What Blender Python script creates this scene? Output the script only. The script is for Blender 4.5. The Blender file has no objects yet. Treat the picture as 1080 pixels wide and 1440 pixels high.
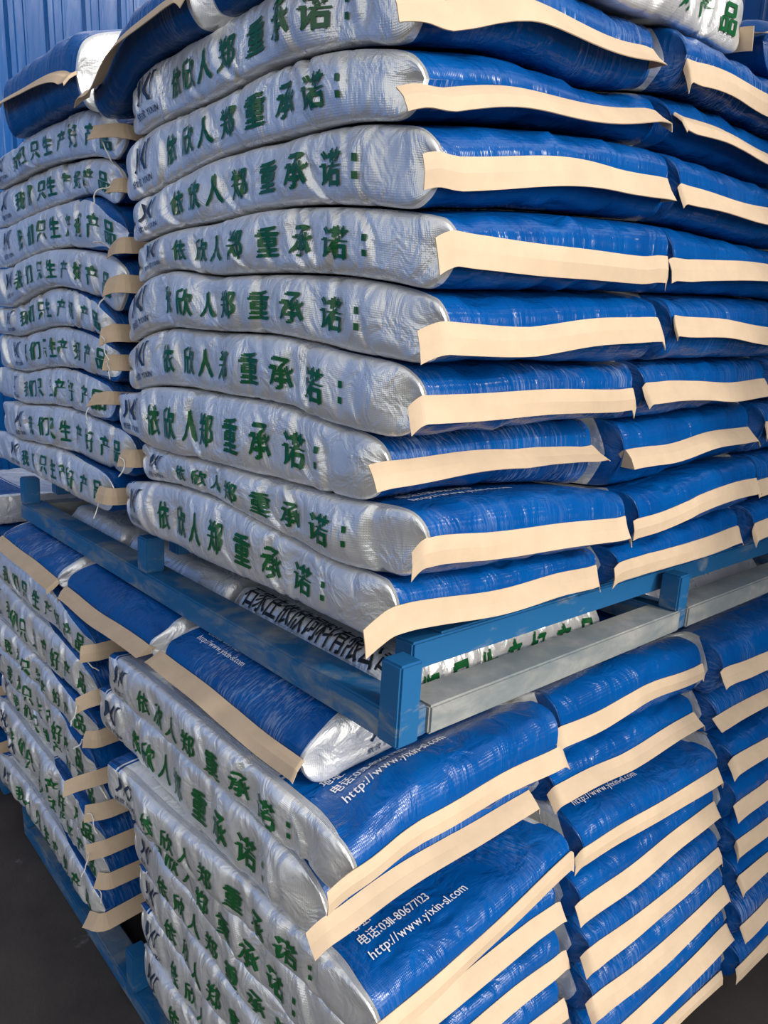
import bpy, bmesh, math, random
import numpy as np
from mathutils import Vector, Matrix

FLOOR = -1.465            # the stack's front corner is the origin in plan; heights below are measured from eye level
UP = -FLOOR               # added to every height so that the floor lies at z = 0
scene = bpy.context.scene
COL = scene.collection

# ------------------------------------------------------------------ camera
VL, VR, C0 = np.array([-450., 400.]), np.array([1750., 500.]), np.array([540., 720.])
F = math.sqrt(-float((VL - C0) @ (VR - C0)))
dL = np.r_[VL - C0, F]; dL /= np.linalg.norm(dL)
dR = np.r_[VR - C0, F]; dR /= np.linalg.norm(dR)
dU = np.cross(dR, dL)
Rm = np.stack([dR, dL, dU], 1)
cam_pos = -Rm.T @ (np.array([(590 - 540) / F, (450 - 720) / F, 1]) * 0.784)
cam = bpy.data.cameras.new('camera'); cam_o = bpy.data.objects.new('camera', cam); COL.objects.link(cam_o)
cam.sensor_fit = 'VERTICAL'; cam.sensor_height = 36; cam.lens = F / 1440 * 36
cam.clip_start = 0.02; cam.clip_end = 200
rx_, ry_, rz_ = Rm.T @ np.array([1, 0, 0]), Rm.T @ np.array([0, -1, 0]), Rm.T @ np.array([0, 0, -1])
M = Matrix([[rx_[i], ry_[i], rz_[i]] for i in range(3)]).to_4x4()
M.translation = Vector((cam_pos[0], cam_pos[1], cam_pos[2] + UP))
cam_o.matrix_world = M
scene.camera = cam_o

# ------------------------------------------------------------------ sky, sun, exposure
world = bpy.data.worlds.new('sky'); scene.world = world; world.use_nodes = True
wn = world.node_tree.nodes; wl = world.node_tree.links
bg = wn['Background']
sky = wn.new('ShaderNodeTexSky'); sky.sky_type = 'NISHITA'; sky.sun_disc = False
sky.sun_elevation = math.radians(32); sky.sun_rotation = math.radians(160); sky.dust_density = 2.5; sky.air_density = 1.0
hs = wn.new('ShaderNodeHueSaturation'); hs.inputs['Saturation'].default_value = 0.14
wl.new(sky.outputs[0], hs.inputs['Color']); wl.new(hs.outputs[0], bg.inputs[0]); bg.inputs[1].default_value = 0.28
sun = bpy.data.lights.new('sun_offscreen', 'SUN'); sun.energy = 1.85; sun.color = (1.0, 0.93, 0.83); sun.angle = math.radians(3.0)
sun_o = bpy.data.objects.new('sun_offscreen', sun); COL.objects.link(sun_o)
SUN_DIR = Vector((0.33, -1.0, 0.62))          # towards the sun
sun_o.rotation_euler = SUN_DIR.to_track_quat('Z', 'Y').to_euler()
sun_o.location = (2, -6, 5)
scene.view_settings.view_transform = 'Standard'
scene.view_settings.look = 'None'
scene.view_settings.exposure = 0.0
scene.view_settings.gamma = 1.0
scene.view_settings.use_curve_mapping = False

rng = np.random.default_rng(7)
random.seed(7)

# ------------------------------------------------------------------ materials
def new_mat(name):
    m = bpy.data.materials.new(name); m.use_nodes = True
    nt = m.node_tree; b = nt.nodes['Principled BSDF']
    return m, nt, b

def mathn(nt, op, a, b=None, clamp=False):
    n = nt.nodes.new('ShaderNodeMath'); n.operation = op; n.use_clamp = clamp
    for i, v in enumerate((a, b)):
        if v is None: continue
        if isinstance(v, (int, float)): n.inputs[i].default_value = v
        else: nt.links.new(v, n.inputs[i])
    return n.outputs[0]

def mixc(nt, fac, a, b):
    n = nt.nodes.new('ShaderNodeMix'); n.data_type = 'RGBA'
    for s, v in ((0, fac), (6, a), (7, b)):
        if isinstance(v, (int, float)): n.inputs[s].default_value = v
        elif isinstance(v, tuple): n.inputs[s].default_value = (*v, 1) if len(v) == 3 else v
        else: nt.links.new(v, n.inputs[s])
    return n.outputs[2]

def mixf(nt, fac, a, b):
    n = nt.nodes.new('ShaderNodeMix'); n.data_type = 'FLOAT'
    for s, v in ((0, fac), (2, a), (3, b)):
        if isinstance(v, (int, float)): n.inputs[s].default_value = v
        else: nt.links.new(v, n.inputs[s])
    return n.outputs[0]

def noise(nt, vec, scale, detail=3, rough=0.5, dist=0.0):
    n = nt.nodes.new('ShaderNodeTexNoise'); n.inputs['Scale'].default_value = scale
    n.inputs['Detail'].default_value = detail; n.inputs['Roughness'].default_value = rough
    n.inputs['Distortion'].default_value = dist
    if vec is not None: nt.links.new(vec, n.inputs['Vector'])
    return n.outputs[0]

def ramp(nt, fac, p0, p1):
    n = nt.nodes.new('ShaderNodeMapRange'); n.inputs[1].default_value = p0; n.inputs[2].default_value = p1
    nt.links.new(fac, n.inputs[0]); return n.outputs[0]

def mapping(nt, vec, scale):
    n = nt.nodes.new('ShaderNodeMapping'); n.inputs['Scale'].default_value = scale
    nt.links.new(vec, n.inputs[0]); return n.outputs[0]

def sack_material():
    m, nt, b = new_mat('woven_sack_film')
    def attr(nm):
        a = nt.nodes.new('ShaderNodeAttribute'); a.attribute_name = nm; return a.outputs['Fac']
    pan, fv = attr('pan'), attr('fv')
    uv = nt.nodes.new('ShaderNodeUVMap'); uv.uv_map = 'UVMap'
    oi = nt.nodes.new('ShaderNodeObjectInfo')
    comb = nt.nodes.new('ShaderNodeCombineXYZ'); nt.links.new(mathn(nt, 'MULTIPLY', oi.outputs['Random'], 37.0), comb.inputs[2])
    add = nt.nodes.new('ShaderNodeVectorMath'); add.operation = 'ADD'
    nt.links.new(uv.outputs[0], add.inputs[0]); nt.links.new(comb.outputs[0], add.inputs[1])
    vec = add.outputs[0]
    on_blue = mathn(nt, 'MULTIPLY', mathn(nt, 'GREATER_THAN', pan, 0.0), mathn(nt, 'GREATER_THAN', fv, -0.0016))
    line = mathn(nt, 'MULTIPLY', mathn(nt, 'GREATER_THAN', pan, 0.005), mathn(nt, 'LESS_THAN', pan, 0.009))
    edge = mathn(nt, 'LESS_THAN', fv, -0.0004)
    line = mathn(nt, 'MAXIMUM', line, edge)
    blue = mathn(nt, 'MULTIPLY', on_blue, mathn(nt, 'SUBTRACT', 1.0, line))
    # dust lies on the blue film in streaks and patches
    dust_big = ramp(nt, noise(nt, vec, 7, 4, 0.6, 0.6), 0.44, 0.68)
    dust_fine = ramp(nt, noise(nt, mapping(nt, vec, (60, 260, 60)), 1.0, 3, 0.65), 0.46, 0.66)
    dust = mathn(nt, 'MULTIPLY', mathn(nt, 'MULTIPLY', dust_big, dust_fine), mathn(nt, 'MULTIPLY', mathn(nt, 'MULTIPLY', oi.outputs['Random'], oi.outputs['Random']), 0.6), True)
    tint = ramp(nt, noise(nt, vec, 11, 3, 0.5), 0.3, 0.7)
    bl = mixc(nt, tint, (0.0004, 0.055, 0.235), (0.0005, 0.078, 0.30))
    bl = mixc(nt, dust, bl, (0.42, 0.50, 0.62))
    grime = ramp(nt, noise(nt, vec, 5, 5, 0.65, 0.4), 0.42, 0.75)
    sl = mixc(nt, grime, (0.86, 0.86, 0.85), (0.74, 0.73, 0.71))
    nt.links.new(mixc(nt, blue, sl, bl), b.inputs['Base Color'])
    nt.links.new(mixf(nt, blue, 0.55, 0.0), b.inputs['Metallic'])
    r_bl = mixf(nt, dust, 0.22, 0.6)
    r_sl = mixf(nt, grime, 0.27, 0.40)
    nt.links.new(mixf(nt, blue, r_sl, r_bl), b.inputs['Roughness'])
    nt.links.new(mixf(nt, blue, 0.5, 0.34), b.inputs['Specular IOR Level'])
    # weave and crumple relief
    crumple = noise(nt, mapping(nt, vec, (26, 20, 20)), 1.0, 3, 0.55, 0.7)
    wx = nt.nodes.new('ShaderNodeTexWave'); wx.bands_direction = 'X'; wx.inputs['Scale'].default_value = 130; wx.inputs['Distortion'].default_value = 1.0
    wy = nt.nodes.new('ShaderNodeTexWave'); wy.bands_direction = 'Y'; wy.inputs['Scale'].default_value = 130; wy.inputs['Distortion'].default_value = 1.0
    nt.links.new(vec, wx.inputs[0]); nt.links.new(vec, wy.inputs[0])
    weave = mathn(nt, 'MULTIPLY', wx.outputs[1], wy.outputs[1])
    b1 = nt.nodes.new('ShaderNodeBump'); b1.inputs['Strength'].default_value = 0.7; b1.inputs['Distance'].default_value = 0.010
    nt.links.new(crumple, b1.inputs['Height'])
    b2 = nt.nodes.new('ShaderNodeBump'); b2.inputs['Strength'].default_value = 0.25; b2.inputs['Distance'].default_value = 0.0008
    nt.links.new(weave, b2.inputs['Height']); nt.links.new(b1.outputs[0], b2.inputs['Normal'])
    nt.links.new(b2.outputs[0], b.inputs['Normal'])
    return m

def plain(name, col, rough=0.5, metal=0.0, var=0.0, scale=20, bump=0.0):
    m, nt, b = new_mat(name)
    tc = nt.nodes.new('ShaderNodeTexCoord')
    if var > 0:
        n = noise(nt, tc.outputs['Object'], scale, 4, 0.6)
        dark = tuple(c * (1 - var) for c in col); light = tuple(min(1, c * (1 + var)) for c in col)
        nt.links.new(mixc(nt, ramp(nt, n, 0.3, 0.7), dark, light), b.inputs['Base Color'])
        if bump > 0:
            bp = nt.nodes.new('ShaderNodeBump'); bp.inputs['Strength'].default_value = bump; bp.inputs['Distance'].default_value = 0.003
            nt.links.new(n, bp.inputs['Height']); nt.links.new(bp.outputs[0], b.inputs['Normal'])
    else:
        b.inputs['Base Color'].default_value = (*col, 1)
    b.inputs['Roughness'].default_value = rough; b.inputs['Metallic'].default_value = metal
    return m

def worn_steel(name, paint, worn, lo, hi, rough=0.5):
    m, nt, b = new_mat(name)
    tc = nt.nodes.new('ShaderNodeTexCoord')
    n = noise(nt, mapping(nt, tc.outputs['Object'], (9, 9, 30)), 1.0, 6, 0.68, 0.5)
    w = ramp(nt, n, lo, hi)
    g = ramp(nt, noise(nt, tc.outputs['Object'], 30, 5, 0.7), 0.35, 0.75)
    wc = mixc(nt, g, worn, tuple(c * 0.62 for c in worn))
    nt.links.new(mixc(nt, w, paint, wc), b.inputs['Base Color'])
    nt.links.new(mixf(nt, w, rough - 0.1, rough + 0.15), b.inputs['Roughness'])
    bp = nt.nodes.new('ShaderNodeBump'); bp.inputs['Strength'].default_value = 0.3; bp.inputs['Distance'].default_value = 0.002
    nt.links.new(n, bp.inputs['Height']); nt.links.new(bp.outputs[0], b.inputs['Normal'])
    return m

MAT = {
    'sack': sack_material(),
    'kraft': plain('kraft_paper', (0.535, 0.40, 0.268), 0.75, 0, 0.07, 24, 0.25),
    'green': plain('green_ink', (0.003, 0.095, 0.022), 0.33),
    'navy': plain('navy_ink', (0.012, 0.03, 0.075), 0.35),
    'black': plain('black_ink', (0.012, 0.014, 0.016), 0.4),
    'white': plain('white_ink', (0.78, 0.80, 0.84), 0.4),
    'thread': plain('cotton_thread', (0.8, 0.79, 0.75), 0.8),
    'blue_steel': worn_steel('blue_painted_steel', (0.012, 0.105, 0.26), (0.20, 0.24, 0.27), 0.58, 0.72, 0.45),
    'worn_blue': worn_steel('scuffed_blue_steel', (0.012, 0.105, 0.26), (0.20, 0.24, 0.27), 0.46, 0.66, 0.5),
    'worn_grey': worn_steel('weathered_grey_steel', (0.16, 0.19, 0.20), (0.33, 0.33, 0.31), 0.38, 0.66, 0.5),
}

# ------------------------------------------------------------------ object helpers
def world_loc(o):
    p = np.array(o.location)
    while o.parent: o = o.parent; p = p + np.array(o.location)
    return p

def link_mesh(name, verts, faces, mat, parent=None, origin=(0, 0, 0), smooth=False, edges=()):
    me = bpy.data.meshes.new(name)
    o3 = np.asarray(origin, float)
    v = np.asarray(verts, float) - o3
    me.from_pydata(v.tolist(), list(edges), faces if isinstance(faces, list) else faces.tolist())
    if smooth: me.polygons.foreach_set('use_smooth', [True] * len(me.polygons))
    me.materials.append(mat)
    o = bpy.data.objects.new(name, me); COL.objects.link(o)
    o.location = o3
    if parent is not None:
        o.parent = parent
        o.location = o3 - world_loc(parent)
    return o

def tag(o, label=None, cat=None, group=None, kind=None):
    if label: o['label'] = label
    if cat: o['category'] = cat
    if group: o['group'] = group
    if kind: o['kind'] = kind
    return o

def box_mesh(name, size, mat, bevel=0.003):
    bm = bmesh.new(); bmesh.ops.create_cube(bm, size=1)
    for v in bm.verts: v.co = Vector((v.co.x * size[0], v.co.y * size[1], v.co.z * size[2]))
    if bevel: bmesh.ops.bevel(bm, geom=bm.edges[:], offset=bevel, segments=2, affect='EDGES')
    me = bpy.data.meshes.new(name); bm.to_mesh(me); bm.free()
    me.materials.append(mat)
    return me

def smooth_interp(x, xs, ys):
    """smooth (Catmull-like) interpolation through the nodes, flat outside"""
    xs = np.asarray(xs, float); ys = np.asarray(ys, float)
    x = np.clip(x, xs[0], xs[-1])
    m = np.gradient(ys, xs)
    i = np.clip(np.searchsorted(xs, x, side='right') - 1, 0, len(xs) - 2)
    h = xs[i + 1] - xs[i]; t = (x - xs[i]) / h
    return ((2*t**3 - 3*t**2 + 1) * ys[i] + (t**3 - 2*t**2 + t) * h * m[i] + (-2*t**3 + 3*t**2) * ys[i+1] + (t**3 - t**2) * h * m[i+1])

def sstep(x, a, b):
    t = np.clip((x - a) / (b - a), 0, 1); return t * t * (3 - 2 * t)

# ------------------------------------------------------------------ floor and wall
def make_floor():
    n = 2
    m, nt, b = new_mat('dirty_concrete')
    tc = nt.nodes.new('ShaderNodeTexCoord')
    n1 = noise(nt, tc.outputs['Object'], 3.0, 6, 0.65, 0.3)
    n2 = ramp(nt, noise(nt, tc.outputs['Object'], 7.0, 4, 0.6), 0.66, 0.74)
    c = mixc(nt, ramp(nt, n1, 0.35, 0.7), (0.030, 0.023, 0.019), (0.070, 0.056, 0.046))
    c = mixc(nt, n2, c, (0.22, 0.21, 0.20))
    nt.links.new(c, b.inputs['Base Color']); b.inputs['Roughness'].default_value = 0.7
    bp = nt.nodes.new('ShaderNodeBump'); bp.inputs['Strength'].default_value = 0.4; bp.inputs['Distance'].default_value = 0.004
    nt.links.new(noise(nt, tc.outputs['Object'], 40, 5, 0.7), bp.inputs['Height']); nt.links.new(bp.outputs[0], b.inputs['Normal'])
    v = [(-8, -8, 0), (10, -8, 0), (10, 4.2, 0), (-8, 4.2, 0), (-8, -8, -0.15), (10, -8, -0.15), (10, 4.2, -0.15), (-8, 4.2, -0.15)]
    f = [(0, 1, 2, 3), (7, 6, 5, 4), (0, 4, 5, 1), (1, 5, 6, 2), (2, 6, 7, 3), (3, 7, 4, 0)]
    o = link_mesh('floor', v, f, m)
    tag(o, 'dark dirty concrete warehouse floor with pale spots', 'floor', kind='structure')
make_floor()

def make_wall(name, label, x0, n, Y, H):
    m = plain('blue_coated_sheet', (0.003, 0.072, 0.26), 0.24, 0.0, 0.10, 2.0)
    nt = m.node_tree; tc = nt.nodes.new('ShaderNodeTexCoord')
    bp = nt.nodes.new('ShaderNodeBump'); bp.inputs['Strength'].default_value = 0.8; bp.inputs['Distance'].default_value = 0.012
    nt.links.new(noise(nt, mapping(nt, tc.outputs['Object'], (14, 14, 1.6)), 1.0, 3, 0.5), bp.inputs['Height'])
    nt.links.new(bp.outputs[0], nt.nodes['Principled BSDF'].inputs['Normal'])
    pitch, depth = 0.20, 0.022
    prof = [(0, 0), (0.045, 0), (0.060, -depth), (0.085, -depth), (0.10, 0), (0.138, 0), (0.142, -0.006), (0.152, -0.006), (0.156, 0)]
    pts = [(x0 + i * pitch + px, Y + py) for i in range(n) for px, py in prof] + [(x0 + n * pitch, Y)]
    k = len(pts)
    v = [(x, y, 0) for x, y in pts] + [(x, y, H) for x, y in pts] + [(x, y + 0.012, 0) for x, y in pts] + [(x, y + 0.012, H) for x, y in pts]
    f = []
    for i in range(k - 1):
        f.append((i, i + 1, k + i + 1, k + i)); f.append((2*k + i + 1, 2*k + i, 3*k + i, 3*k + i + 1))
        f.append((k + i, k + i + 1, 3*k + i + 1, 3*k + i)); f.append((i + 1, i, 2*k + i, 2*k + i + 1))
    f += [(0, k, 3*k, 2*k), (k - 1, 3*k - 1, 4*k - 1, 2*k - 1)]
    v = [(x_, y_, z_ + 0.001) for x_, y_, z_ in v]
    o = link_mesh(name, v, f, m)
    tag(o, label, 'wall', kind='structure')
make_wall('wall_back', 'bright blue corrugated metal sheet wall behind the stacks', -6.0, 70, 4.0, 5.5)
def make_side_wall():  # added wall, put in to darken the upper right corner of the view
    m = plain('blue_coated_side_sheet', (0.003, 0.072, 0.26), 0.24, 0.0, 0.10, 2.0)
    X, pitch = 6.6, 0.20
    prof = [(0, 0), (0.045, 0), (0.060, -0.022), (0.085, -0.022), (0.10, 0)]
    pts = [(X + d, -2.1 + i * pitch + t) for i in range(30) for t, d in prof]
    k = len(pts); H = 5.5
    v = [(x, y, 0.001) for x, y in pts] + [(x, y, H) for x, y in pts] + [(x + 0.012, y, 0.001) for x, y in pts] + [(x + 0.012, y, H) for x, y in pts]
    f = []
    for i in range(k - 1):
        f += [(i, k + i, k + i + 1, i + 1), (2*k + i, 2*k + i + 1, 3*k + i + 1, 3*k + i), (k + i, 3*k + i, 3*k + i + 1, k + i + 1), (i, i + 1, 2*k + i + 1, 2*k + i)]
    f += [(0, 2*k, 3*k, k), (k - 1, 2*k - 1, 4*k - 1, 3*k - 1)]
    tag(link_mesh('added_wall_right', v, f, m), 'added blue corrugated side wall past the stacks, darkening the right edge', 'wall', kind='structure')
make_side_wall()
make_wall('added_shade_wall', 'added unseen blue corrugated sheet wall shading the right end of the stack', 1.48, 38, -2.2, 5.5)  # added out of view to keep the sun off the stack's right side

# ------------------------------------------------------------------ lettering
GLYPHS = {}
def glyph(ch, step=0.09):
    """verts (n,2) in em units centred on the glyph box, faces, width; cut by a grid so it can follow a curved sack"""
    key = (ch, step)
    if key in GLYPHS: return GLYPHS[key]
    cu = bpy.data.curves.new('glyph', 'FONT'); cu.body = ch; cu.size = 1.0; cu.resolution_u = 3
    ob = bpy.data.objects.new('glyph', cu); COL.objects.link(ob)
    dg = bpy.context.evaluated_depsgraph_get()
    me = ob.evaluated_get(dg).to_mesh()
    bm = bmesh.new(); bm.from_mesh(me)
    ob.evaluated_get(dg).to_mesh_clear()
    bpy.data.objects.remove(ob); bpy.data.curves.remove(cu)
    if len(bm.verts) == 0:
        bm.free(); GLYPHS[key] = (np.zeros((0, 2)), [], 0.3); return GLYPHS[key]
    xs = [v.co.x for v in bm.verts]; ys = [v.co.y for v in bm.verts]
    x0, x1, y0, y1 = min(xs), max(xs), min(ys), max(ys)
    bmesh.ops.remove_doubles(bm, verts=bm.verts, dist=1e-5)
    for ax, a, b_ in ((0, x0, x1), (1, y0, y1)):
        t = a + step * 0.5
        while t < b_:
            no = (1, 0, 0) if ax == 0 else (0, 1, 0)
            bmesh.ops.bisect_plane(bm, geom=bm.verts[:] + bm.edges[:] + bm.faces[:], plane_co=(t if ax == 0 else 0, t if ax == 1 else 0, 0), plane_no=no, dist=1e-6)
            t += step
    bmesh.ops.triangulate(bm, faces=bm.faces[:])
    bm.verts.ensure_lookup_table()
    V = np.array([(v.co.x, v.co.y) for v in bm.verts]); Fc = [tuple(v.index for v in f.verts) for f in bm.faces]
    bm.free()
    GLYPHS[key] = (V, Fc, (x0, x1, y0, y1))
    return GLYPHS[key]

def poly_glyph(polys, step=0.14):
    bm = bmesh.new()
    for p in polys:
        bm.faces.new([bm.verts.new((x, y, 0)) for x, y in p])
    for ax in (0, 1):
        for t in np.arange(-1, 1, step):
            no = (1, 0, 0) if ax == 0 else (0, 1, 0)
            bmesh.ops.bisect_plane(bm, geom=bm.verts[:] + bm.edges[:] + bm.faces[:], plane_co=(t, t, 0), plane_no=no, dist=1e-6)
    bmesh.ops.triangulate(bm, faces=bm.faces[:])
    bm.verts.ensure_lookup_table()
    bmesh.ops.recalc_face_normals(bm, faces=bm.faces[:])
    V = np.array([(v.co.x, v.co.y) for v in bm.verts])
    Fc = []
    for f in bm.faces:
        ids = [v.index for v in f.verts]
        a, b_, c = V[ids[0]], V[ids[1]], V[ids[2]]
        if (b_[0]-a[0])*(c[1]-a[1]) - (b_[1]-a[1])*(c[0]-a[0]) < 0: ids.reverse()
        Fc.append(tuple(ids))
    bm.free()
    return V, Fc

def spaced_text(text, centres, hgt, wids, bold=0.036):
    """one (verts, faces) pair for each character, fitted into its own box; strokes thickened by overprinting"""
    out = []
    for ch, cx, wid in zip(text, centres, wids):
        if ch == '：':
            for cy in (0.25, -0.25):
                V, Fc = poly_glyph([[(-0.085, cy - 0.08), (0.085, cy - 0.08), (0.085, cy + 0.08), (-0.085, cy + 0.08)]], 0.5)
                out.append((V * hgt + np.array([cx, 0]), Fc))
            continue
        V, Fc, bb = glyph(ch)
        cxg, cyg = (bb[0] + bb[1]) / 2, (bb[2] + bb[3]) / 2
        gw, gh = bb[1] - bb[0], bb[3] - bb[2]
        sx, sy = wid / max(gw, 0.6), hgt / max(gh, 0.6)
        V0 = np.c_[(V[:, 0] - cxg) * sx + cx, (V[:, 1] - cyg) * sy]
        n = len(V); Vs, Fs = [], []
        for k, (ox, oy) in enumerate(((-bold, -bold * 0.6), (bold, bold * 0.6))):
            Vs.append(V0 + np.array([ox * sx, oy * sy])); Fs += [tuple(i + n * k for i in f) for f in Fc]
        out.append((np.vstack(Vs), Fs))
    return out

def line_text(text, size, bold=0.012, track=0.0):
    """a running line set from its left end at x = 0, baseline y = 0"""
    Vs, Fs, n, x = [], [], 0, 0.0
    for ch in text:
        if ch == ' ': x += size * 0.3; continue
        V, Fc, bb = glyph(ch, 0.35)
        w = bb[1] - bb[0]
        for ox in ((-bold, bold) if bold else (0.0,)):
            Vs.append(np.c_[(V[:, 0] - bb[0] + ox) * size + x, (V[:, 1] + ox * 0.5) * size])
            Fs += [tuple(i + n for i in f) for f in Fc]; n += len(V)
        x += (w + 0.09 + track) * size
    return np.vstack(Vs), Fs, x

PLEDGE = '依欣人郑重承诺：'
SLOGAN = '我们只生产好产品'
LOGO = poly_glyph([
    [(-0.40, 0.45), (-0.30, 0.40), (-0.22, 0.02), (-0.44, -0.46), (-0.52, -0.38), (-0.36, 0.0)],
    [(-0.22, 0.45), (-0.18, 0.45), (-0.10, 0.10), (-0.14, -0.46), (-0.17, -0.46), (-0.14, 0.05)],
    [(0.14, 0.46), (0.20, 0.40), (0.02, 0.0), (0.20, -0.46), (0.08, -0.46), (-0.12, 0.0)],
    [(0.30, 0.46), (0.50, 0.46), (0.36, 0.40), (0.24, 0.10), (0.22, -0.46), (0.19, -0.46), (0.20, 0.10)],
])

# ------------------------------------------------------------------ the sack
NT, NG, NB = 16, 20, 12
def make_sack(label, group, base, e_l, L, W, ztop, zbot, seed, yaw=0.0, pledge='L', slogan=None,
              strips=(True, False), tape_droop=(65, 65), turn=(0.15, 0.15), overhang=(0.045, 0.03), panel=False,
              near_panel=0.17, rgus=0.025, wrinkle=1.0, thread=False, top_print=False, seam_bias=0.15, logo=True, tape_w=0.033,
              wedge=0.0, patch=0.0, panel_size=1.0, side_shift=0.0, logo_shift=0.0, square=(0.45, 0.2), calm=(1.0, 0.3), end_len=0.075):
    """base: plan position (x, y) of the middle of the sewn front end.  ztop / zbot: functions of world x, y."""
    r = np.random.default_rng(seed)
    NA = 140 if (pledge or slogan) else 84
    cy, sy = math.cos(yaw), math.sin(yaw)
    el = np.array([e_l[0] * cy - e_l[1] * sy, e_l[0] * sy + e_l[1] * cy])
    ew = np.array([el[1], -el[0]])                      # ew x el = up
    w = W / 2
    # spacing along the length, finer at the ends
    s = np.linspace(0, 1, NA)
    a = L * (0.5 - 0.5 * np.cos(np.pi * s)) * 0.70 + L * s * 0.30
    a1 = np.minimum(a, L - a)
    e = np.clip(1 - (1 - np.clip(a1 / end_len, 0, 1)) ** 4.6, 0, 1) ** 0.50
    e = np.maximum(e, 0.006)
    rc = 0.045
    wn_ = w - 0.010 * (1 - np.sqrt(np.clip(1 - (1 - np.clip(a1 / rc, 0, 1)) ** 2, 0, 1)))
    wn_ = wn_ + 0.004 * np.sin(a / L * np.pi * 2 + r.uniform(0, 6))
    # ring: top (left to right), right gusset, bottom (right to left), left gusset
    Xc, Xr, Zn, reg, arc, fvv = [], [], [], [], [], []
    rg, hg = rgus, 0.04
    for i in range(NT):
        t = -1 + 2 * i / NT; Xc.append(t); Xr.append(0); Zn.append(1); fvv.append(min(1 - t, 1 + t) * (w - rg))
    for i in range(NG):
        th = math.pi / 2 - math.pi * i / NG
        Xc.append(1); Xr.append(abs(math.cos(th)) ** 0.45); Zn.append(math.copysign(abs(math.sin(th)) ** 0.66, math.sin(th)))
        fvv.append(-min(i, NG - i) / NG * 0.125)
    for i in range(NB):
        t = 1 - 2 * i / NB; Xc.append(t); Xr.append(0); Zn.append(-1); fvv.append(min(1 - t, 1 + t) * (w - rg))
    for i in range(NG):
        th = -math.pi / 2 + math.pi * i / NG
        Xc.append(-1); Xr.append(-abs(math.cos(th)) ** 0.45); Zn.append(math.copysign(abs(math.sin(th)) ** 0.66, math.sin(th)))
        fvv.append(-min(i, NG - i) / NG * 0.125)
    Xc, Xr, Zn, fvv = map(np.array, (Xc, Xr, Zn, fvv))
    NR = len(Xc)
    gus = (np.abs(Xr) > 1e-6).astype(float)
    A, E, WN = a[:, None], e[:, None], wn_[:, None]
    sq = np.where(Xc < 0, square[0], square[1])[None]       # how much of the side bulge is left at the mouth
    rgl = rg * (sq + (1 - sq) * sstep(a1, 0.0, 0.09)[:, None])
    X = Xc[None] * (WN - rgl) + Xr[None] * rgl
    # the side gusset tucks in where the mouth is sewn
    tuck = np.exp(-(a1 / 0.028) ** 2)[:, None] * (1 - np.abs(Zn[None])) * gus[None] * 0.012
    X = X - np.sign(Xr)[None] * tuck
    # plan position
    PX = base[0] + el[0] * A + ew[0] * X
    PY = base[1] + el[1] * A + ew[1] * X
    zt, zb = ztop(PX, PY) - 0.0014, zbot(PX, PY) + 0.0014
    zm, h = (zt + zb) / 2, np.maximum((zt - zb) / 2, 0.012)
    ph = r.uniform(0, 6.28, 8)
    sb = seam_bias + 0.10 * np.sin(X / w * 1.7 + ph[0]) + 0.03 * np.sin(X / w * 5.1 + ph[1])
    Z = zm + (1 - E) * h * sb + Zn[None] * h * E
    P = np.stack([PX, PY, Z], -1)
    # ---- wrinkles along the normals
    def normals(P):
        da = np.gradient(P, axis=0)
        dr = (np.roll(P, -1, 1) - np.roll(P, 1, 1)) / 2
        n = np.cross(da, dr); n /= np.maximum(np.linalg.norm(n, axis=-1, keepdims=True), 1e-9)
        return n
    N = normals(P)
    ctr = P.mean(axis=1, keepdims=True)
    if np.sum(N * (P - ctr)) < 0: N = -N
    disp = np.zeros_like(X)
    gm = gus[None] * np.where(Xc < 0, calm[0], calm[1])[None] * np.ones_like(A)
    vv = (1 - Zn[None]) / 2                                # 0 at the top edge, 1 at the bottom edge
    # lengthwise lumps of the filling
    for k in range(4):
        disp += gm * 0.0024 * np.sin(2 * np.pi * A / r.uniform(0.09, 0.30) + r.uniform(0, 6.28) + vv * r.uniform(-2, 2)) * (0.4 + 0.6 * np.sin(np.pi * vv))
    # tension creases across the side
    ncr = r.integers(8, 12)
    for k in range(ncr):
        c0, sl = 0.07 + (k + r.uniform(0.1, 0.9)) / ncr * (L - 0.11), r.normal(-0.02, 0.025)
        bend = r.uniform(-0.03, 0.03)
        amp = r.uniform(0.0014, 0.0046) * wrinkle
        sg = r.uniform(0.0045, 0.009)
        v0, v1 = r.choice([0.0, 0.0, 0.35]), r.choice([1.0, 1.0, 0.62])
        win = sstep(vv, v0 - 0.25, v0 + 0.1) * (1 - sstep(vv, v1 - 0.1, v1 + 0.25))
        d = A - (c0 + sl * (vv - 0.5) + bend * (vv - 0.5) ** 2 * 4)
        disp += gm * win * amp * (0.8 * np.exp(-((d - 1.5 * sg) / (1.4 * sg)) ** 2) - 1.2 * np.exp(-(d / sg) ** 2))
    # pleats fanning from the sewn mouths
    endm = np.exp(-(a1 / 0.045) ** 2)[:, None] * (1 - gus[None])
    for k in range(3):
        disp += endm * 0.0018 * wrinkle * np.sin(2 * np.pi * X / r.uniform(0.035, 0.12) + r.uniform(0, 6.28) + A * r.uniform(-20, 20))
    for k in range(r.integers(2, 5)):
        c0, sl = r.uniform(-w * 0.8, w * 0.85), r.uniform(-1.2, 1.2)
        d = X - c0 - sl * A
        disp += endm * (-0.0045 * wrinkle) * np.exp(-(d / 0.007) ** 2) * sstep(a1, 0.0, 0.012)[:, None]
    disp *= sstep(a1, 0.0, 0.02)[:, None]
    safe = np.where(gus[None] > 0, np.sin(np.pi * np.clip(vv, 0, 1)) ** 0.6, np.clip((h - h * E) / 0.006, 0, 1))
    disp = np.where(disp > 0, disp * safe, disp)
    P = P + N * disp[..., None]
    N = normals(P)
    if np.sum(N * (P - ctr)) < 0: N = -N

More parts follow.
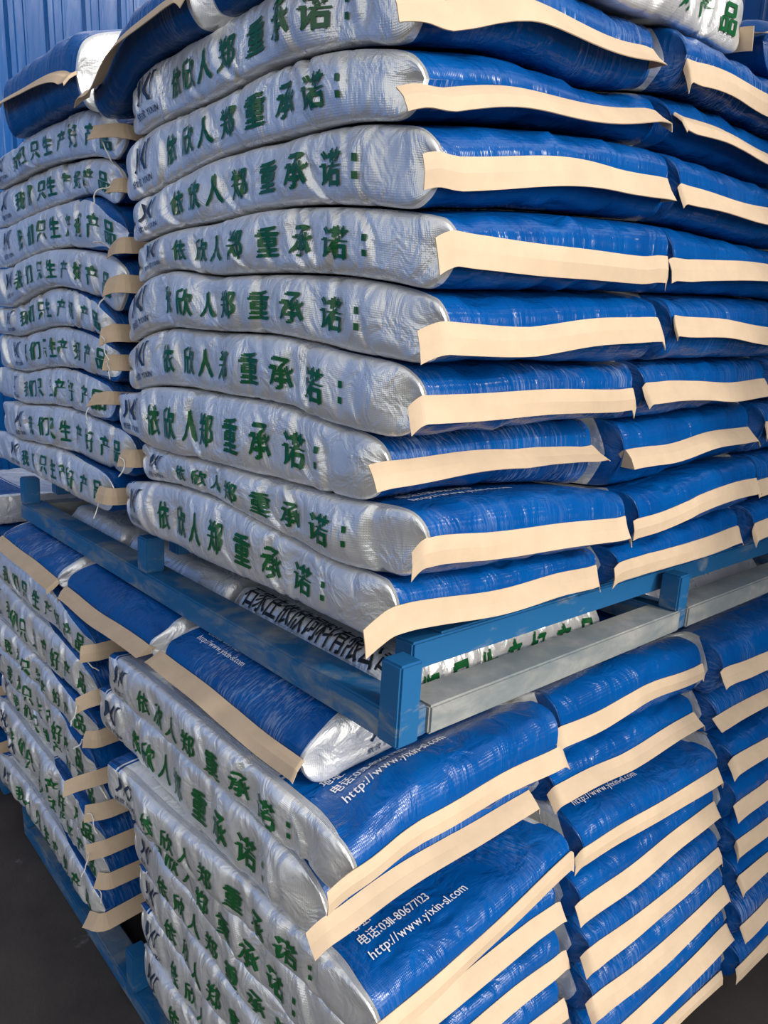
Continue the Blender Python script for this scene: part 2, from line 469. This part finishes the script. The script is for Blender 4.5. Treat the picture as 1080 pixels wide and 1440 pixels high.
    # ---- mesh
    verts = P.reshape(-1, 3)
    idx = np.arange(NA * NR).reshape(NA, NR)
    i0 = idx[:-1]; i1 = idx[1:]
    r0, r1 = np.roll(i0, -1, 1), np.roll(i1, -1, 1)
    quads = np.concatenate([np.stack([i0, r0, r1], -1).reshape(-1, 3), np.stack([i0, r1, i1], -1).reshape(-1, 3)])
    caps0, caps1 = idx[0][::-1].tolist(), idx[-1].tolist()
    cen = P.mean(axis=(0, 1))
    org = np.array([cen[0], cen[1], float(P[..., 2].min())]) + np.array([0, 0, UP])
    off = np.array([0, 0, UP])
    # orientation check
    q = quads[(NA // 2) * NR + NT // 2]; va = verts[q]
    nq = np.cross(va[1] - va[0], va[2] - va[0])
    if nq @ (va.mean(0) - ctr[NA // 2, 0]) < 0:
        quads = quads[:, ::-1]; caps0.reverse(); caps1.reverse()
    body = link_mesh('feed_sack', verts + off, quads.tolist() + [caps0, caps1], MAT['sack'], None, org, True)
    me = body.data
    pan = np.maximum(near_panel - a, a - (L - 0.055))[:, None] * np.ones(NR)[None]
    at = me.attributes.new('pan', 'FLOAT', 'POINT'); at.data.foreach_set('value', pan.ravel().astype(np.float32))
    at = me.attributes.new('fv', 'FLOAT', 'POINT'); at.data.foreach_set('value', (fvv[None] + 0.09 * (np.where(Xc < 0, square[0], square[1]) < 0.3)[None] * np.clip(1 - (a - 0.012) / 0.05, 0, 1)[:, None] + wedge * np.clip(1 - a / 0.30, 0, 1)[:, None] + patch * (a > L - 0.06)[:, None]).ravel().astype(np.float32))
    ring = np.concatenate([[0], np.cumsum(np.linalg.norm(np.diff(P[NA // 2], axis=0), axis=1))])
    uvv = np.stack([A * np.ones((1, NR)), np.ones((NA, 1)) * ring[None]], -1).reshape(-1, 2)
    uvl = me.uv_layers.new(name='UVMap')
    li = np.empty(len(me.loops), np.int32); me.loops.foreach_get('vertex_index', li)
    uvl.data.foreach_set('uv', uvv[li].ravel().astype(np.float32))
    tag(body, label, 'sack', group)

    # ---- surface sampling for print
    def sample(av, kf):
        """av: metres from the front end; kf: fractional ring index"""
        fi = np.clip(np.interp(av, a, np.arange(NA)), 0, NA - 1.001)
        ii = fi.astype(int); fa = (fi - ii)[:, None]
        kk = np.floor(kf).astype(int); fk = (kf - kk)[:, None]; k0 = kk % NR; k1 = (kk + 1) % NR
        def bil(Q):
            q00, q01, q11, q10 = Q[ii, k0], Q[ii, k1], Q[ii + 1, k1], Q[ii + 1, k0]
            return np.where(fk >= fa, q00 + fk * (q01 - q00) + fa * (q11 - q01), q00 + fa * (q10 - q00) + fk * (q11 - q10))
        n = bil(N); n /= np.linalg.norm(n, axis=1, keepdims=True)
        return bil(P) + n * 0.0016
    def rise(y):                                           # height on the side -> share of the half turn round it
        zn = np.clip(y / 0.042, -0.97, 0.97)
        return np.sign(zn) * np.arcsin(np.abs(zn) ** (1 / 0.66)) / math.pi
    def print_side(V2, Fc, side, name, mat):
        """V2: x along reading direction measured from the reading start of the side, y up from the middle line"""
        if side == 'L':    # ring goes bottom -> top on the left gusset, reading start is the far end
            av = L - V2[:, 0]; kf = NT + NG + NB + NG * (0.5 + rise(V2[:, 1]))
        else:              # right gusset goes top -> bottom, reading start is the front end
            av = V2[:, 0]; kf = NT + NG * (0.5 - rise(V2[:, 1]))
        return link_mesh(name, sample(av, kf) + off, Fc, MAT[mat], body, np.array(body.location), False)
    def side_set(side, text, slog):
        if not slog:
            cs = np.array([0.185, 0.247, 0.302, 0.364, 0.438, 0.510, 0.583, 0.635]) * (L / 0.76)
            chars = spaced_text(text, cs, 0.040, [0.036, 0.036, 0.038, 0.038, 0.042, 0.042, 0.044, 0.03])
        else:
            cs = L - 0.06 - 0.068 * np.arange(7, -1, -1)
            chars = spaced_text(text, cs, 0.040, [0.040] * 8)
        for V2, Fc in chars:
            print_side(V2 + np.array([0, -0.001 + side_shift]), Fc, side, 'printed_character', 'green')
        if logo:
            V, Fl = LOGO
            print_side(V * np.array([0.058, 0.042]) + np.array([0.080 if not slog else L - 0.62 + logo_shift, 0.010]), Fl, side, 'side_logo', 'navy')
            Vt, Ft, wt = line_text('依欣 YIXIN', 0.0125, 0.015)
            print_side(Vt + np.array([(0.080 if not slog else L - 0.62 + logo_shift) - wt / 2, -0.027]), Ft, side, 'logo_lettering', 'navy')
    if pledge: side_set(pledge, PLEDGE, False)
    if slogan: side_set(slogan, SLOGAN, True)
    def print_top(V2, Fc, a_base, x_start, name, mat):
        """lines read across the sack for someone facing its front end; y goes away from the end"""
        av = a_base + V2[:, 1]; x = x_start + V2[:, 0]
        kf = (x / (w - rg) + 1) / 2 * NT
        kf = np.clip(kf, 0.0, NT - 0.01)
        return link_mesh(name, sample(av, kf) + off, Fc, MAT[mat], body, np.array(body.location), False)
    if panel:
        pa = panel if isinstance(panel, (int, float)) and not isinstance(panel, bool) else 0.085
        for txt, dy, sz in (('地址：', 0.050, 0.020), ('电话：0311-80677123', 0.025, 0.020), ('http://www.yixin-sl.com', 0.0, 0.021)):
            Vt, Ft, wt = line_text(txt, sz * panel_size, 0.008)
            print_top(Vt * np.array([0.86, 1.0]), Ft, pa + dy * panel_size, -w + 0.055, 'panel_lettering', 'white')
    if top_print:
        Vt, Ft, wt = line_text('石家庄依欣饲料有限公司', 0.040, 0.018)
        print_top(Vt * np.array([0.375 / wt, 1.0]), Ft, 0.142, -0.180, 'top_lettering', 'black')

    # ---- kraft tapes sewn over the mouths
    for end in (0, 1):
        if not strips[end]: continue
        ia = 0 if end == 0 else NA - 1
        sgn = -1 if end == 0 else 1
        seam_top = P[ia, 0:NT + 1]                          # left to right across the mouth
        seam_bot = P[ia, [(-(j)) % NR for j in range(0)]] if False else None
        xs = np.linspace(-wn_[ia] + 0.004, wn_[ia] - 0.004, 34)
        kx = (np.clip(xs / (wn_[ia] - rg), -1, 1) + 1) / 2 * NT
        mid_z = np.interp(kx, np.arange(NT + 1), seam_top[:, 2]) - 0.0015
        tl, tr = turn
        ol, orr = overhang[0] + r.uniform(-0.012, 0.012), overhang[1] + r.uniform(-0.01, 0.012)
        # plan path in (across, outward) coordinates, from the left tip to the right tip
        pathx, patho = list(xs), [0.0] * len(xs)
        def extend(x, o, ang_total, length, direction):
            px, po = [], []; n = 9; ang = 0.0; stp = length / n
            for i in range(n):
                ang = ang_total * min(1, (i + 1) / 4)
                x += direction * math.cos(ang) * stp; o += -math.sin(ang) * stp
                px.append(x); po.append(o)
            return px, po
        lx, lo = extend(xs[0], 0, tl + r.uniform(-0.15, 0.15), ol, -1)
        rx, ro = extend(xs[-1], 0, tr + r.uniform(-0.15, 0.15), orr, 1)
        px = np.array(lx[::-1] + pathx + rx); po = np.array(lo[::-1] + patho + ro)
        pz = np.concatenate([np.full(9, mid_z[0]), mid_z, np.full(9, mid_z[-1])])
        tt = np.arange(len(px))
        # waves of the tape
        ph = r.uniform(0, 6.28, 6)
        kk = r.uniform(-w, w, 2); ks = r.uniform(-0.045, 0.045, 2)
        pz = pz + 0.0010 * np.sin(px * 21 + ph[0]) + ks[0] * np.abs(px - kk[0]) + ks[1] * np.abs(px - kk[1]) - (ks * np.abs(kk)).sum()
        fall = np.r_[np.linspace(1, 0, 9) ** 1.5, np.zeros(len(xs)), np.linspace(0, 1, 9) ** 1.5]
        pz = pz - 0.010 * fall * r.uniform(0.2, 1.6)
        phi0 = math.radians(tape_droop[end])
        phi = phi0 + 0.07 * np.sin(px * 7 + ph[2]) + 0.03 * np.sin(px * 23 + ph[3])
        phi2 = phi + 0.10 + 0.30 * np.sin(px * 5 + ph[4])
        # outward direction of the path in plan
        dx, do = np.gradient(px), np.gradient(po)
        ln = np.hypot(dx, do); nx_, no_ = -do / ln, dx / ln
        hw = tape_w * r.uniform(0.92, 1.08)
        rows = []
        for fr in (0.0, 0.25, 0.5, 0.75, 1.0):
            f1, f2 = min(fr, 0.45), max(fr - 0.45, 0)
            outd = 0.001 + hw * (f1 * np.cos(phi) + f2 * np.cos(phi2))
            dn = hw * (f1 * np.sin(phi) + f2 * np.sin(phi2))
            rows.append(np.stack([px + nx_ * outd, po + no_ * outd, pz + 0.004 - dn], -1))
        G = np.stack(rows, 1)                               # (n, 5, 3) in (across, outward, z)
        ab = (0.0 if end == 0 else L)
        Wd = np.empty_like(G)
        av_ = ab + sgn * G[..., 1]
        Wd[..., 0] = base[0] + el[0] * av_ + ew[0] * G[..., 0]
        Wd[..., 1] = base[1] + el[1] * av_ + ew[1] * G[..., 0]
        Wd[..., 2] = G[..., 2]
        gn = np.cross(np.gradient(Wd, axis=0), np.gradient(Wd, axis=1)); gn /= np.maximum(np.linalg.norm(gn, axis=-1, keepdims=True), 1e-9)
        n_, m_ = G.shape[:2]
        vv2 = np.concatenate([(Wd + gn * 0.0006).reshape(-1, 3), (Wd - gn * 0.0006).reshape(-1, 3)])
        ii = np.arange(n_ * m_).reshape(n_, m_); K = n_ * m_
        fq = np.stack([ii[:-1, :-1], ii[1:, :-1], ii[1:, 1:], ii[:-1, 1:]], -1).reshape(-1, 4)
        fs = fq.tolist() + (fq[:, ::-1] + K).tolist()
        bd = list(ii[:, 0]) + list(ii[-1, 1:]) + list(ii[::-1, -1][1:]) + list(ii[0, ::-1][1:-1])
        for j in range(len(bd)):
            u_, v_ = int(bd[j]), int(bd[(j + 1) % len(bd)]); fs.append([u_, u_ + K, v_ + K, v_])
        tp = link_mesh('kraft_tape', vv2 + off, fs, MAT['kraft'], body, np.array(body.location), True)
        for p_ in tp.data.polygons: p_.use_smooth = False
        if thread and end == 0:
            # loose chain-stitch tail hanging from the tape's free tip
            p0 = Wd[1, 2]; pts = [p0]
            d = np.array([r.uniform(-0.4, 0.2), r.uniform(-0.4, 0.1), r.uniform(-0.2, 0.4)])
            for k in range(9):
                d = d + np.array([r.uniform(-0.45, 0.45), r.uniform(-0.45, 0.45), r.uniform(-0.6, 0.25)])
                d /= np.linalg.norm(d); pts.append(pts[-1] + d * 0.006)
            pts = np.array(pts); rad = 0.0013; tv, tf = [], []
            for k, p in enumerate(pts):
                t_ = pts[min(k + 1, len(pts) - 1)] - pts[max(k - 1, 0)]; t_ /= np.linalg.norm(t_)
                u_ = np.cross(t_, [0.3, 0.5, 0.8]); u_ /= np.linalg.norm(u_); w_ = np.cross(t_, u_)
                for j in range(5):
                    th = 2 * math.pi * j / 5; tv.append(p + rad * (math.cos(th) * u_ + math.sin(th) * w_))
            for k in range(len(pts) - 1):
                for j in range(5):
                    tf.append([k*5 + j, k*5 + (j+1) % 5, (k+1)*5 + (j+1) % 5, (k+1)*5 + j])
            link_mesh('stitch_thread', np.array(tv) + off, tf, MAT['thread'], tp, np.array(body.location), True)
    return body

# ------------------------------------------------------------------ layer interfaces (heights from eye level)
YN = [0, .12, .27, .42, .67, .75, .88, 1.08, 1.42]
UZY = [[.335, .360, .370, .360, .338, .296, .331, .333, .310],
       [.250, .277, .289, .278, .259, .236, .252, .262, .245],
       [.185, .203, .206, .203, .167, .155, .186, .188, .161],
       [.104, .118, .127, .121, .100, .078, .092, .104, .071],
       [.028, .043, .049, .047, .038, -.010, .012, .030, -.018],
       [-.048, -.042, -.029, -.031, -.045, -.073, -.056, -.048, -.085],
       [-.131, -.131, -.118, -.121, -.134, -.150, -.140, -.133, -.170],
       [-.205, -.218, -.224, -.227, -.236, -.228, -.225, -.220, -.250],
       [-.289, -.303, -.295, -.284, -.299, -.312, -.316, -.314, -.335],
       [-.383, -.386, -.391, -.395, -.401, -.402, -.404, -.408, -.415]]
XN = [0, .14, .37, .47, .75, .97, 1.40]
UZX = [[.325, .360, .370, .380, .385, .385, .37],
       [.245, .271, .280, .300, .307, .307, .30],
       [.184, .207, .231, .236, .237, .237, .23],
       [.104, .122, .138, .143, .142, .142, .14],
       [.022, .028, .039, .041, .050, .052, .05],
       [-.049, -.046, -.050, -.047, -.044, -.043, -.045],
       [-.131, -.132, -.129, -.135, -.127, -.124, -.13],
       [-.194, -.194, -.212, -.226, -.216, -.213, -.22],
       [-.288, -.302, -.318, -.328, -.325, -.321, -.33],
       [-.383, -.389, -.398, -.402, -.413, -.422, -.439]]
def upper_z(k):
    def f(x, y):
        return smooth_interp(y, YN, UZY[k]) + smooth_interp(x, XN, UZX[k]) - UZX[k][0]
    return f
LZ = [-.605, -.695, -.785, -.872, -.958, -1.044, -1.132, -1.225, -1.318]
LPH = rng.uniform(0, 6.28, (9, 4))
def lower_z(k):
    p = LPH[k]; fade = 1 - k / 8
    def f(x, y):
        lift = 0.036 * (1 - sstep(y, 0.06, 0.14)) * sstep(x, -0.06, 0.06) if k == 0 else 0.0
        return lift + LZ[k] - 0.028 * np.clip(x, 0, 1.2) * fade + (0.005 * np.sin(x * 7 + p[0]) + 0.005 * np.sin(y * 6 + p[1]) + 0.003 * np.sin(x * 13 + y * 9 + p[2])) * min(1, fade * 3)
    return f
def const(z): return lambda x, y: np.full(np.shape(x), z)

ORD = ['bottom', 'second', 'third', 'fourth', 'fifth', 'sixth', 'seventh', 'eighth', 'ninth']
def layer_name(i, n):           # i counted from the top
    j = n - 1 - i
    return 'bottom layer' if j == 0 else ORD[j] + ' layer up'

# ------------------------------------------------------------------ steel pallets
def steel_pallet(label, x0, y0, z_low, tilt=(0, 0), W_=1.42, D_=1.42, H=0.117, grey_front=True, paint='blue_steel'):
    root = bpy.data.objects.new('steel_pallet', None); COL.objects.link(root)
    root.location = (x0, y0, z_low + UP); root.empty_display_size = 0.1
    root.rotation_euler = (tilt[0], tilt[1], 0)
    tag(root, label, 'pallet', 'blue steel pallets under the sacks')
    def part(name, size, loc, mat, bevel=0.003):
        o = bpy.data.objects.new(name, box_mesh(name, size, mat, bevel)); COL.objects.link(o); o.parent = root; o.location = loc
        return o
    P_, RH, RW = 0.038, 0.042, 0.056
    # skids: two along the depth, two along the width
    for x in (RW / 2 - 0.004, W_ / 2, W_ - RW / 2 + 0.004):
        part('skid_rail', (RW, D_ - 0.002, RH), (x, D_ / 2, RH / 2), MAT['worn_blue'])
    for i, y in enumerate((RW / 2 - 0.004, D_ - RW / 2 + 0.004)):
        L_ = W_ / 2 - RW - 0.002
        for k in range(2):
            part('skid_rail', (L_ + 0.002, RW, RH - 0.002), (RW - 0.003 + L_ / 2 + k * (W_ / 2 - RW / 2 + 0.003), y, RH / 2), MAT['worn_grey'] if grey_front else MAT['worn_blue'])
    bh = 0.045; IN = 0.046                                  # deck frame sits inside the posts
    for x in (P_ / 2, W_ / 2, W_ - P_ / 2):
        for y in (P_ / 2, D_ / 2, D_ - P_ / 2):
            mid = (abs(x - W_ / 2) < 0.1 and abs(y - D_ / 2) < 0.1)
            low = 0.0 if (x < 0.1 and y < 0.1) else RH
            top = H - bh if mid else H - 0.003
            part('post', (P_, P_, top - low), (x - 0.006, y - 0.006, low + (top - low) / 2), MAT[paint])
    for y in (IN + 0.014, D_ / 2, D_ - IN - 0.014):
        part('deck_beam', (W_ - 0.12, 0.036, bh - 0.005), (W_ / 2, y, H - 0.004 - (bh - 0.005) / 2), MAT[paint])
    for x in (IN + 0.10, W_ / 2, W_ - IN - 0.10):
        for k in range(2):
            l_ = D_ / 2 - IN - 0.052
            part('cross_beam', (0.036, l_, bh - 0.012), (x, (IN + 0.033 + l_ / 2) if k == 0 else (D_ / 2 + 0.019 + l_ / 2), H - 0.005 - (bh - 0.012) / 2), MAT[paint])
    part('deck_plate', (W_ - 2 * IN - 0.14, D_ - 2 * IN, 0.003), (W_ / 2, D_ / 2, H - 0.0020), MAT[paint], 0)
    return root

TX, TY = -0.022, 0.038                       # the upper pallet leans a little: away along y, down along x
steel_pallet('blue steel pallet carrying the upper sack stack, scuffed skids, lying on the lower sacks', 0.012, 0.012, -0.510, (TX, TY), H=0.112)
steel_pallet('blue steel pallet on the concrete floor under the lower sack stack', -0.045, 0.02, FLOOR + 0.001, (0, 0), H=0.140, grey_front=False)
steel_pallet('blue steel pallet on the floor under the separate stack towards the metal wall', -0.035, 1.66, FLOOR + 0.001, (0, 0), D_=0.9, H=0.140, grey_front=False)

# ------------------------------------------------------------------ upper stack
SEED = [100]
def nxt():
    SEED[0] += 1; return SEED[0]
y0n = [.030, .020, -.010, -.030, -.025, .000, .055, -.015, .025]
y1n = [.700, .725, .705, .700, .745, .755, .800, .720, .790]
GU = 'feed sacks stacked on the upper pallet'
droop_u = [55, 38, 66, 74, 62, 70, 42, 74, 76]
for i in range(9):
    zt, zb = upper_z(i), upper_z(i + 1)
    L = y1n[i] - y0n[i]
    make_sack(f'silver sack with green lettering, {layer_name(i, 9)} in corner column of upper pallet', GU,
              (0.223, y0n[i]), (0, 1), L, 0.448, zt, zb, nxt(), yaw=random.uniform(-0.008, 0.008), strips=(True, False), tape_droop=(droop_u[i], 8),
              turn=(random.uniform(-0.2, 0.5), random.uniform(-0.1, 0.3)), overhang=((0.045, 0.04, 0.035, 0.03, 0.026, 0.026, 0.02, 0.026, 0.06)[i], 0.004), panel=(0.06 if i in (3, 7, 8) else False), patch=(0.02 if i in (6, 8) else 0.0))
yb = [.00, .01, -.01, -.01, -.02, .005, .02, -.01, .005]
for i in range(9):
    zt, zb = upper_z(i), upper_z(i + 1)
    make_sack(f'blue-ended sack, {layer_name(i, 9)} of upper pallet, next to corner column, paper tape facing out', GU,
              (0.689, yb[i] + random.uniform(-.008, .008)), (0, 1), 0.72, 0.451, zt, zb, nxt(), yaw=random.uniform(-0.006, 0.006), square=(0.2, 0.2), calm=(0.2, 0.2), strips=(True, False), pledge=None,
              tape_droop=((60, 35, 66, 62, 70, 60, 44, 68, 72)[i], 60), turn=(0.1, 0.1), overhang=(0.010, 0.012))
for i in range(9):
    zt, zb = upper_z(i), upper_z(i + 1)
    make_sack(f'blue-ended sack, {layer_name(i, 9)} of upper pallet, third column from the corner', GU,
              (1.158, random.uniform(-.02, .02)), (0, 1), 0.72, 0.455, zt, zb, nxt(), square=(0.2, 0.45), calm=(0.2, 1.0), strips=(True, False), pledge=None,
              tape_droop=(random.uniform(45, 78), 60), turn=(0.1, 0.1), overhang=(0.012, 0.02))
for i in range(9):
    zt, zb = upper_z(i), upper_z(i + 1)
    ys = y1n[i] + 0.045
    make_sack(f'silver sack with green slogan, {layer_name(i, 9)} in column behind corner of upper pallet', GU,
              (0.218 + random.uniform(-0.012, 0.015), ys), (0, 1), 0.80, 0.43, zt, zb, nxt(), yaw=random.uniform(-0.02, 0.01), strips=(True, False), pledge=None, slogan='L',
              tape_droop=(55, 60), turn=(random.uniform(0.5, 1.6), 0.1), overhang=(random.uniform(0.028, 0.056), 0.01), thread=True, near_panel=0.30, wrinkle=1.2, wedge=(0.0, 0.0, 0.05, 0.0, 0.035, 0.04, 0.03, 0.02, 0.015)[i])

# crosswise top layer of the upper stack
k0 = upper_z(0)
def t_top(extra): return lambda x, y: k0(x, y) + 0.085 + extra
TL = [('white-sided sack with green slogan laid crosswise on top, over the corner column', -0.02, 0.02, 0.405, 0.0, True),
      ('blue-ended sack laid crosswise on top of stack, middle of three', -0.02, 0.432, 0.785, 0.0, False),
      ('blue-ended sack laid crosswise on top, nearest the blue metal wall', -0.02, 0.825, 1.25, 0.04, False)]
for lab, xa, ya, yb_, ex, slog in TL:
    make_sack(lab, 'sacks laid crosswise on the upper stack', (xa, (ya + yb_) / 2), (1, 0), 0.70, yb_ - ya, t_top(ex), k0, nxt(),
              strips=(True, True), square=(0.3, 0.45), calm=(0.3, 1.0), pledge=None, slogan=('R' if slog else None), tape_droop=(35, 84), turn=(0.1, 0.1), overhang=(0.012, 0.012), seam_bias=0.0)
make_sack('sack laid crosswise on top, end to end with the white-sided one', 'sacks laid crosswise on the upper stack', (0.765, 0.215), (1, 0), 0.70, 0.385, t_top(0.0), k0, nxt(),
          strips=(True, True), pledge=None, slogan='R', tape_droop=(20, 40), turn=(0.1, -0.3), overhang=(0.02, 0.04), seam_bias=0.2)

# ------------------------------------------------------------------ lower stack
GL = 'feed sacks stacked on the lower pallet'
la = [.005, .052, -.045, -.020, -.035, -.045, -.05, -.055]
lyaw = [0.02, 0.02, 0.09, -0.01, -0.03, -0.03, -0.03, -0.03]
for i in range(8):
    zt, zb = lower_z(i), lower_z(i + 1)
    make_sack(f'silver sack with green lettering, {layer_name(i, 8)} in corner column of lower pallet', GL,
              (0.150, la[i]), (0, 1), 0.70, 0.45, zt, zb, nxt(), yaw=lyaw[i] * 0.6, strips=(True, False), tape_droop=((68, 40, 72, 62, 60, 62, 62, 66)[i], 8),
              turn=(random.uniform(0.0, 0.5), 0.1), overhang=(0.03, 0.012), panel=({0: 0.060, 2: 0.046}.get(i, False)), wrinkle=1.1, patch=(0.025 if i in (0, 1, 2, 5, 6) else 0.0))
lb = [.020, .020, -.045, -.050, -.075, -.095, -.11, -.12]
for i in range(8):
    zt, zb = lower_z(i), lower_z(i + 1)
    make_sack(f'blue-ended sack, {layer_name(i, 8)} of lower pallet, next to corner column', GL,
              (0.622, lb[i]), (0, 1), 0.70, 0.460, zt, zb, nxt(), square=(0.25, 0.25), calm=(0.3, 0.3), yaw=-0.05 + random.uniform(-0.015, 0.015), strips=(True, False), pledge=None,
              tape_droop=((66, 38, 64, 58, 50, 52, 58, 64)[i], 60), turn=(0.2, 0.1), overhang=(0.010, 0.008), panel=(0.05 if i == 2 else False))
lc = [-.035, -.030, -.075, -.095, -.11, -.13, -.15, -.165]
for i in range(8):
    zt, zb = lower_z(i), lower_z(i + 1)
    make_sack(f'blue-ended sack, {layer_name(i, 8)} of lower pallet, third column from the corner', GL,
              (1.100, lc[i]), (0, 1), 0.70, 0.460, zt, zb, nxt(), square=(0.25, 0.45), calm=(0.3, 1.0), yaw=-0.05 + random.uniform(-0.015, 0.015), strips=(True, False), pledge=None,
              tape_droop=((62, 34, 50, 55, 52, 52, 56, 60)[i], 60), turn=(0.2, 0.1), overhang=(0.012, 0.02))
for i in range(8):
    zt, zb = lower_z(i), lower_z(i + 1)
    make_sack(f'silver sack with green slogan, {layer_name(i, 8)} in column behind corner of lower pallet', GL,
              (0.145 + random.uniform(-0.012, 0.012), 0.790 + random.uniform(-0.01, 0.02)), (0, 1), 0.72, 0.44, zt, zb, nxt(), yaw=random.uniform(-0.015, 0.015), strips=(True, False),
              pledge=None, slogan='L', tape_droop=(55, 60), turn=(random.uniform(0.3, 1.5), 0.1), overhang=(random.uniform(0.03, 0.06), 0.01), thread=True, near_panel=0.30, wrinkle=1.2, wedge=(0.05, 0.03, 0.04, 0.05, 0.0, 0.05, 0.02, 0.02)[i])

# crosswise top layer of the lower stack, pressed down by the skids
l0 = lower_z(0)
def l0_top(x, y):
    rail = -0.5125 + TX * (y - 0.012) - TY * (x - 0.012)
    ins = sstep(x, 0.066, 0.115) * sstep(y, 0.09, 0.15) * (1 - sstep(x, 0.62, 0.665) * (1 - sstep(x, 0.775, 0.82))) * (1 - sstep(y, 1.30, 1.35)) * (1 - sstep(x, 1.31, 1.36))
    return rail + 0.052 * ins - 0.02 * (1 - sstep(x, -0.05, 0.03))
CL = [('crosswise sack with black company lettering under the skid, at the corner', 0.115, 0.53, 'R'),
      ('crosswise blue-ended sack pinned under the skid, middle of three', 0.555, 0.985, None),
      ('crosswise blue-ended sack pinned under the skid, towards the metal wall', 1.005, 1.42, None)]
for n_, (lab, ya, yb_, sl_) in enumerate(CL):
    make_sack(lab, 'sacks laid crosswise on the lower stack', (-0.046, (ya + yb_) / 2), (1, 0), 0.69, yb_ - ya, l0_top, l0, nxt(),
              strips=(True, False), pledge=None, slogan=sl_, tape_droop=(38, 40), turn=(0.1, 0.1), overhang=(0.012, 0.008), seam_bias=0.2, square=(0.3, 0.45), calm=(0.3, 1.0), tape_w=0.031, near_panel=0.125,
              panel=(0.042 if n_ == 0 else False), panel_size=0.72, side_shift=(0.018 if n_ == 0 else 0.0), logo_shift=0.06, top_print=(n_ == 0))
make_sack('crosswise sack under the skid, end to end with the lettered corner one', 'sacks laid crosswise on the lower stack', (0.70, 0.32), (1, 0), 0.68, 0.42, l0_top, l0, nxt(),
          strips=(False, False), pledge=None, slogan='R', tape_droop=(40, 40), turn=(0.1, 0.1), overhang=(0.02, 0.02))

# ------------------------------------------------------------------ separate stack towards the wall
for i in range(8):
    zt, zb = lower_z(i), lower_z(i + 1)
    make_sack(f'silver sack, {layer_name(i, 8)} of the separate stack behind the lower pallet', 'feed sacks on the stack behind the lower pallet',
              (0.13, 1.60 + random.uniform(-0.01, 0.03)), (0, 1), 0.72, 0.44, zt, zb, nxt(), strips=(True, False), pledge=None, slogan='L',
              tape_droop=(55, 60), turn=(random.uniform(0.2, 1.0), 0.1), overhang=(0.06, 0.01), thread=False)
make_sack('blue-ended crosswise sack on top of the separate stack', 'feed sacks on the stack behind the lower pallet', (-0.07, 1.83), (1, 0), 0.70, 0.44,
          lambda x, y: l0(x, y) + 0.085, l0, nxt(), strips=(True, False), pledge=None, tape_droop=(60, 40), turn=(0.1, 0.1), overhang=(0.02, 0.02))
